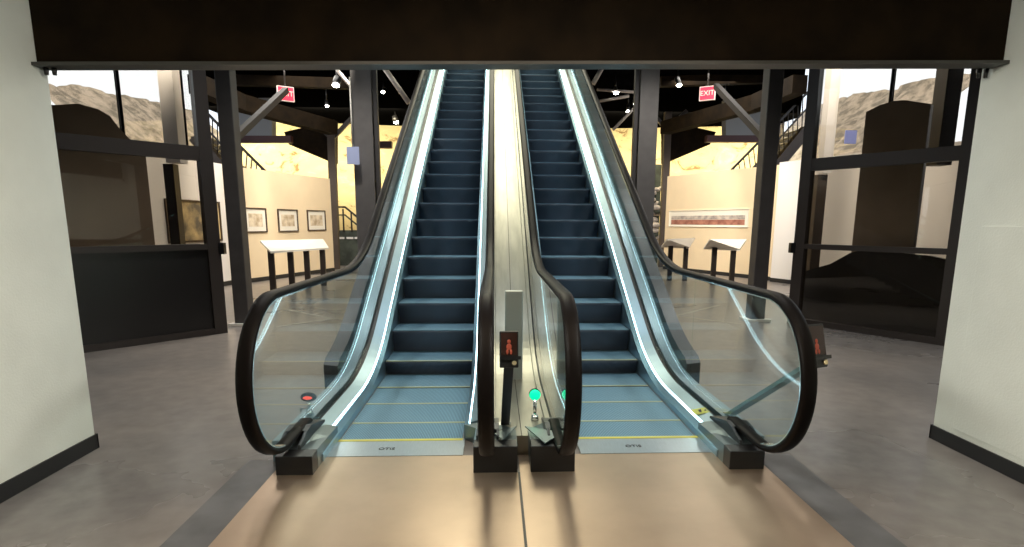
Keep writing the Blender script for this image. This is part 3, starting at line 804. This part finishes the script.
# glass landing and planting low behind, beside the left column
p = AY(344, 245, 17.5)
t = thing('landing_railing', 'small dark landing with stepped railing between left wall and column', 'railing', (p.x, 17.5, 0))
q0, q1 = AY(337, 232, 17.5), AY(372, 262, 17.5)
MB().box(q0.x, q1.x, 17.5, 18.2, 0, q0.z+.05).build('landing_block', 'greenery', t)
for k, x in enumerate((339, 344, 352, 360)):
    a = AY(x, 232, 17.5); MB().tube(a, (a.x, 17.5, AY(x, 206+k*3, 17.5).z), .025, n=6).build('post', 'framedark', t)
MB().bar(AY(337, 207, 17.5), AY(345, 207, 17.5), .05, .05).bar(AY(345, 207, 17.5), AY(362, 221, 17.5), .05, .05).build('rail', 'framedark', t)
MB().bar(AY(337, 215, 17.5), AY(345, 215, 17.5), .04, .04).bar(AY(345, 215, 17.5), AY(362, 229, 17.5), .04, .04).build('rail', 'framedark', t)
for x in (341, 350, 358):
    a = AY(x, 238, 17.46); MB().box(a.x-.10, a.x+.10, 17.44, 17.47, a.z-.03, a.z+.03).build('step_light', 'white', t)
# lattice of rocks right
p = AY(652, 220, 18.5)
t = thing('rock_display', 'pale piled rocks beside the right steel column', 'rocks', (p.x, 18.5, 0))
for k in range(26):
    a = AY(random.uniform(649, 662), random.uniform(186, 245), 18.5+random.uniform(0, .3))
    MB().sphere(a, random.uniform(.09, .16), sx=1.3, sy=.8, sz=.7, n=5).build('rock', 'pansky' if k % 3 else 'greenery', t)
MB().box(p.x-.35, p.x+.35, 18.9, 19.0, 0, 3.2).build('rock_backing', 'greenery', t)

# ------------------------------------------------------------------ exit signs and lamps
def exit_sign(x, y, Y, yaw, label):
    p = AY(x, y, Y); t = thing('exit_sign', label, 'exit sign', p, 'red exit signs')
    R3 = Matrix.Rotation(math.radians(yaw), 3, 'Z')
    mb = MB().box(-.17, .17, -.035, .035, -.15, .15); mb.v = [tuple(p+R3 @ Vector(v)) for v in mb.v]
    mb.build('housing', 'white', t)
    mb = MB().box(-.155, .155, -.039, -.034, -.135, .135); mb.v = [tuple(p+R3 @ Vector(v)) for v in mb.v]
    o = mb.build('lit_face', 'exitface', t)
    MB().tube(p+Vector((0, 0, .15)), (p.x, p.y, max(p.z+.3, 4.75)), .015, n=6).build('hanger', 'framedark', t)
    textmesh('EXIT', .15, 'letters', 'panelface', t, p+R3 @ Vector((0, -.041, 0)), R3 @ Vector((1, 0, 0)), (0, 0, 1))
exit_sign(285.5, 94, 13.0, 32, 'red lit exit sign hanging left of the escalators')
exit_sign(707.5, 93.5, 13.2, -32, 'red lit exit sign hanging right of the escalators')

def spot(x, y, Y, label, power=60, aim=(0, 0), size=.09, grp='ceiling spotlights'):
    p = AY(x, y, Y)
    t = thing('spotlight', label, 'spotlight', p, grp)
    d = (Vector((aim[0], aim[1], 0))-p).normalized()
    MB().tube(p-d*.2, p, size*.9, r2=size, n=14).build('can', 'plastic', t)
    MB().sphere(p+d*.005, size*.9, n=8, sx=1, sy=1, sz=.6).build('lens', 'lampface', t)
    MB().tube(p-d*.1, (p.x-d.x*.1, p.y-d.y*.1, max(4.75, p.z+.3)), .015, n=6).build('stem', 'plastic', t)
    ld = bpy.data.lights.new('spot_lamp', 'SPOT'); ld.energy = power; ld.spot_size = math.radians(95); ld.spot_blend = .6; ld.color = (1, .93, .80); ld.shadow_soft_size = .08
    lo = bpy.data.objects.new('spot_lamp', ld); col.objects.link(lo); lo.location = p+d*.09
    lo.rotation_euler = d.to_track_quat('-Z', 'Y').to_euler()
spot(336, 85, 13.5, 'bright ceiling spotlight left of left steel column', 25, (-4.0, 11))
spot(327, 106, 15.2, 'dimmer spotlight below and left of the brightest left one', 25, (-3, 12), .045)
spot(396, 122, 19.0, 'bright spotlight close to the left escalator handrail', 45, (-2, 19), .09)
spot(383, 92, 15.0, 'small spotlight between left column and left escalator', 35, (-3, 9), .05)
spot(636, 104, 15.0, 'bright spotlight beside the right steel column', 25, (3.0, 9), .08)
spot(616, 93, 14.0, 'spotlight on the pipe right of the right escalator', 35, (2.5, 9), .06)
spot(679, 85, 13.5, 'spotlight left of the right exit sign', 25, (5.0, 11), .065)
spot(725, 98, 14.5, 'small spotlight right of the right exit sign', 25, (5, 12), .04)
spot(628, 111, 15.6, 'lower small spotlight beside the right steel column', 25, (3, 14), .05)
# pale pipes under the ceiling near the right escalator
def pipe(a, b, label, r=.035):
    A = AY(*a); B = AY(*b); tag(MB().tube(A, B, r, n=8).build('ceiling_pipe', 'pipegrey'), label, 'pipe', 'pipes and braces under the ceiling')
M['pipegrey'] = mat('pale_grey_pipe', (.42, .38, .36), .4)
pipe((597, 89.5, 14), (634, 92, 14), 'horizontal grey pipe right of the right escalator')
pipe((613, 130, 14.5), (638, 104, 14.5), 'slanting grey pipe rising to bright spotlight at right column')
pipe((600, 101, 14.2), (629, 96, 14.2), 'thin grey pipe below the horizontal one, right')
pipe((334, 66, 12), (352, 88, 12), 'slanting dark-grey brace left of the left steel column')
pipe((383, 66, 12), (409, 103, 12), 'slanting grey brace between left column and left escalator', .05)
pipe((593, 84, 13), (603, 66, 13), 'short slanting brace right of the right escalator', .05)

# ------------------------------------------------------------------ outside
def hill(x0, sgn, sil_pts, X):
    """ridge at side distance X; silhouette heights measured along it"""
    P = [AX(x, y, X) for x, y in sil_pts]
    mb = MB(); n = 30; rows = 14
    ys = [P[0].y+(P[-1].y-P[0].y)*i/n for i in range(-4, n+5)]
    def hz(y):
        for a, b in zip(P, P[1:]):
            lo, hi = min(a.y, b.y), max(a.y, b.y)
            if lo <= y <= hi: return a.z+(b.z-a.z)*(y-a.y)/(b.y-a.y)
        return (P[0] if abs(y-P[0].y) < abs(y-P[-1].y) else P[-1]).z
    vs = []; m_ = len(ys)
    for j in range(rows+1):
        u = j/rows
        for y in ys:
            z = hz(y)*(1-u)**1.2
            vs.append((X-sgn*u*16+random.uniform(-.3, .3), y+random.uniform(-.3, .3), z+random.uniform(-.15, .15)*(1 if j else .6)))
    mb.add(vs, [(j*m_+i, j*m_+i+1, (j+1)*m_+i+1, (j+1)*m_+i) for j in range(rows) for i in range(m_-1)], 0, True)
    o = mb.build('hillside', 'hill'); o['kind'] = 'structure'
hill(0, -1, [(45, 84), (60, 86), (80, 84), (100, 91), (125, 95), (160, 103), (185, 108)], -32)
hill(0, 1, [(815, 108), (835, 99), (860, 93), (895, 89), (915, 82), (940, 77), (965, 74)], 36)
struct('ground_outside', MB().box(-60, -9.3, -10, 90, -.3, -.1).box(10.3, 66, -10, 90, -.3, -.1), 'hill')

w = bpy.data.worlds.new('world'); sc.world = w; w.use_nodes = True
bg = w.node_tree.nodes['Background']; bg.inputs[0].default_value = (.86, .92, 1.0, 1); bg.inputs[1].default_value = 1.7

# ------------------------------------------------------------------ lights
def area(name, loc, rot, sx, sy, power, color, spread=None):
    ld = bpy.data.lights.new(name, 'AREA'); ld.shape = 'RECTANGLE'; ld.size = sx; ld.size_y = sy; ld.energy = power; ld.color = color
    if spread: ld.spread = math.radians(spread)
    o = bpy.data.objects.new(name, ld); col.objects.link(o); o.location = loc; o.rotation_euler = rot; return o
warm = (1, .80, .58); neutral = (1, .95, .86); cool = (.80, .93, 1)
area('near_downlight', (-.55, 1.7, 2.48), (0, 0, 0), 1.1, 1.1, 14, warm)
area('near_downlight', (.85, 1.7, 2.48), (0, 0, 0), 1.1, 1.1, 14, warm)
area('wall_wash', (-1.5, 1.1, 2.44), (0, math.radians(-62), 0), .35, 2.6, 43, (1, .99, .90), 100)
area('wall_wash', (1.9, 1.1, 2.44), (0, math.radians(62), 0), .35, 2.6, 43, (1, .99, .90), 100)
# hall ceiling
area('hall_fill', (-4.2, 12.4, 4.6), (0, 0, 0), 1.5, 5, 110, neutral)  # unseen panels added as weak fill for the hall
area('hall_fill', (4.9, 12.4, 4.6), (0, 0, 0), 1.5, 5, 110, neutral)
def down(x, y, z, p, size, colr):
    ld = bpy.data.lights.new('floor_spot', 'SPOT'); ld.energy = p; ld.spot_size = math.radians(size); ld.spot_blend = .9; ld.color = colr; ld.shadow_soft_size = .15
    o = bpy.data.objects.new('floor_spot', ld); col.objects.link(o); o.location = (x, y, z)
def aimed(x, y, z, tx, ty, tz, p, size):
    ld = bpy.data.lights.new('gallery_spot', 'SPOT'); ld.energy = p; ld.spot_size = math.radians(size); ld.spot_blend = .6; ld.color = (1, .92, .80); ld.shadow_soft_size = .12
    o = bpy.data.objects.new('gallery_spot', ld); col.objects.link(o); o.location = (x, y, z)
    o.rotation_euler = (Vector((tx, ty, tz))-Vector((x, y, z))).to_track_quat('-Z', 'Y').to_euler()
aimed(-2.4, 9.0, 4.55, -4.9, 13.4, 1.1, 620, 58); aimed(-2.4, 11.6, 4.55, -4.6, 14.8, 1.1, 420, 58)
aimed(2.9, 9.6, 4.55, 5.6, 14.6, 1.1, 780, 56); aimed(2.9, 12.4, 4.55, 5.2, 15.8, 1.1, 460, 56)
aimed(-4.2, 8.0, 4.55, -6.2, 11.4, 1.1, 330, 64); aimed(4.6, 8.2, 4.55, 7.0, 11.4, 1.1, 330, 64)
for x, y in ((-2.3, 5.6), (2.6, 5.6), (-2.2, 8.6), (2.6, 8.8)): down(x, y, 4.6, 260, 100, (1, .96, .90))
# over the escalator well
area('well_light', (.15, 11.0, 6.9), (math.radians(-18), 0, 0), 3.2, 5, 270, (1, .95, .72))
area('well_light', (.15, 5.5, 6.9), (math.radians(0), 0, 0), 2.6, 2.5, 100, (.88, .96, 1))
# mural washers
for x in (-8.5, -4.5, 4.8, 9.0):
    area('mural_washer', (x, 18.3, 4.55), (math.radians(58), 0, 0), 3.2, .4, 180, (1, .86, .58))
area('mural_washer', (0, 18.6, 4.55), (math.radians(58), 0, 0), 3.0, .4, 140, (1, .86, .58))

sc.view_settings.view_transform = 'Standard'; sc.view_settings.look = 'None'
sc.view_settings.exposure = 0.25; sc.view_settings.gamma = 1.0; sc.view_settings.use_curve_mapping = False
sc.cycles.use_denoising = True
sc.cycles.max_bounces = 8; sc.cycles.transparent_max_bounces = 24; sc.cycles.glossy_bounces = 5; sc.cycles.diffuse_bounces = 4
sc.cycles.sample_clamp_indirect = 6; sc.cycles.caustics_reflective = False; sc.cycles.caustics_refractive = False
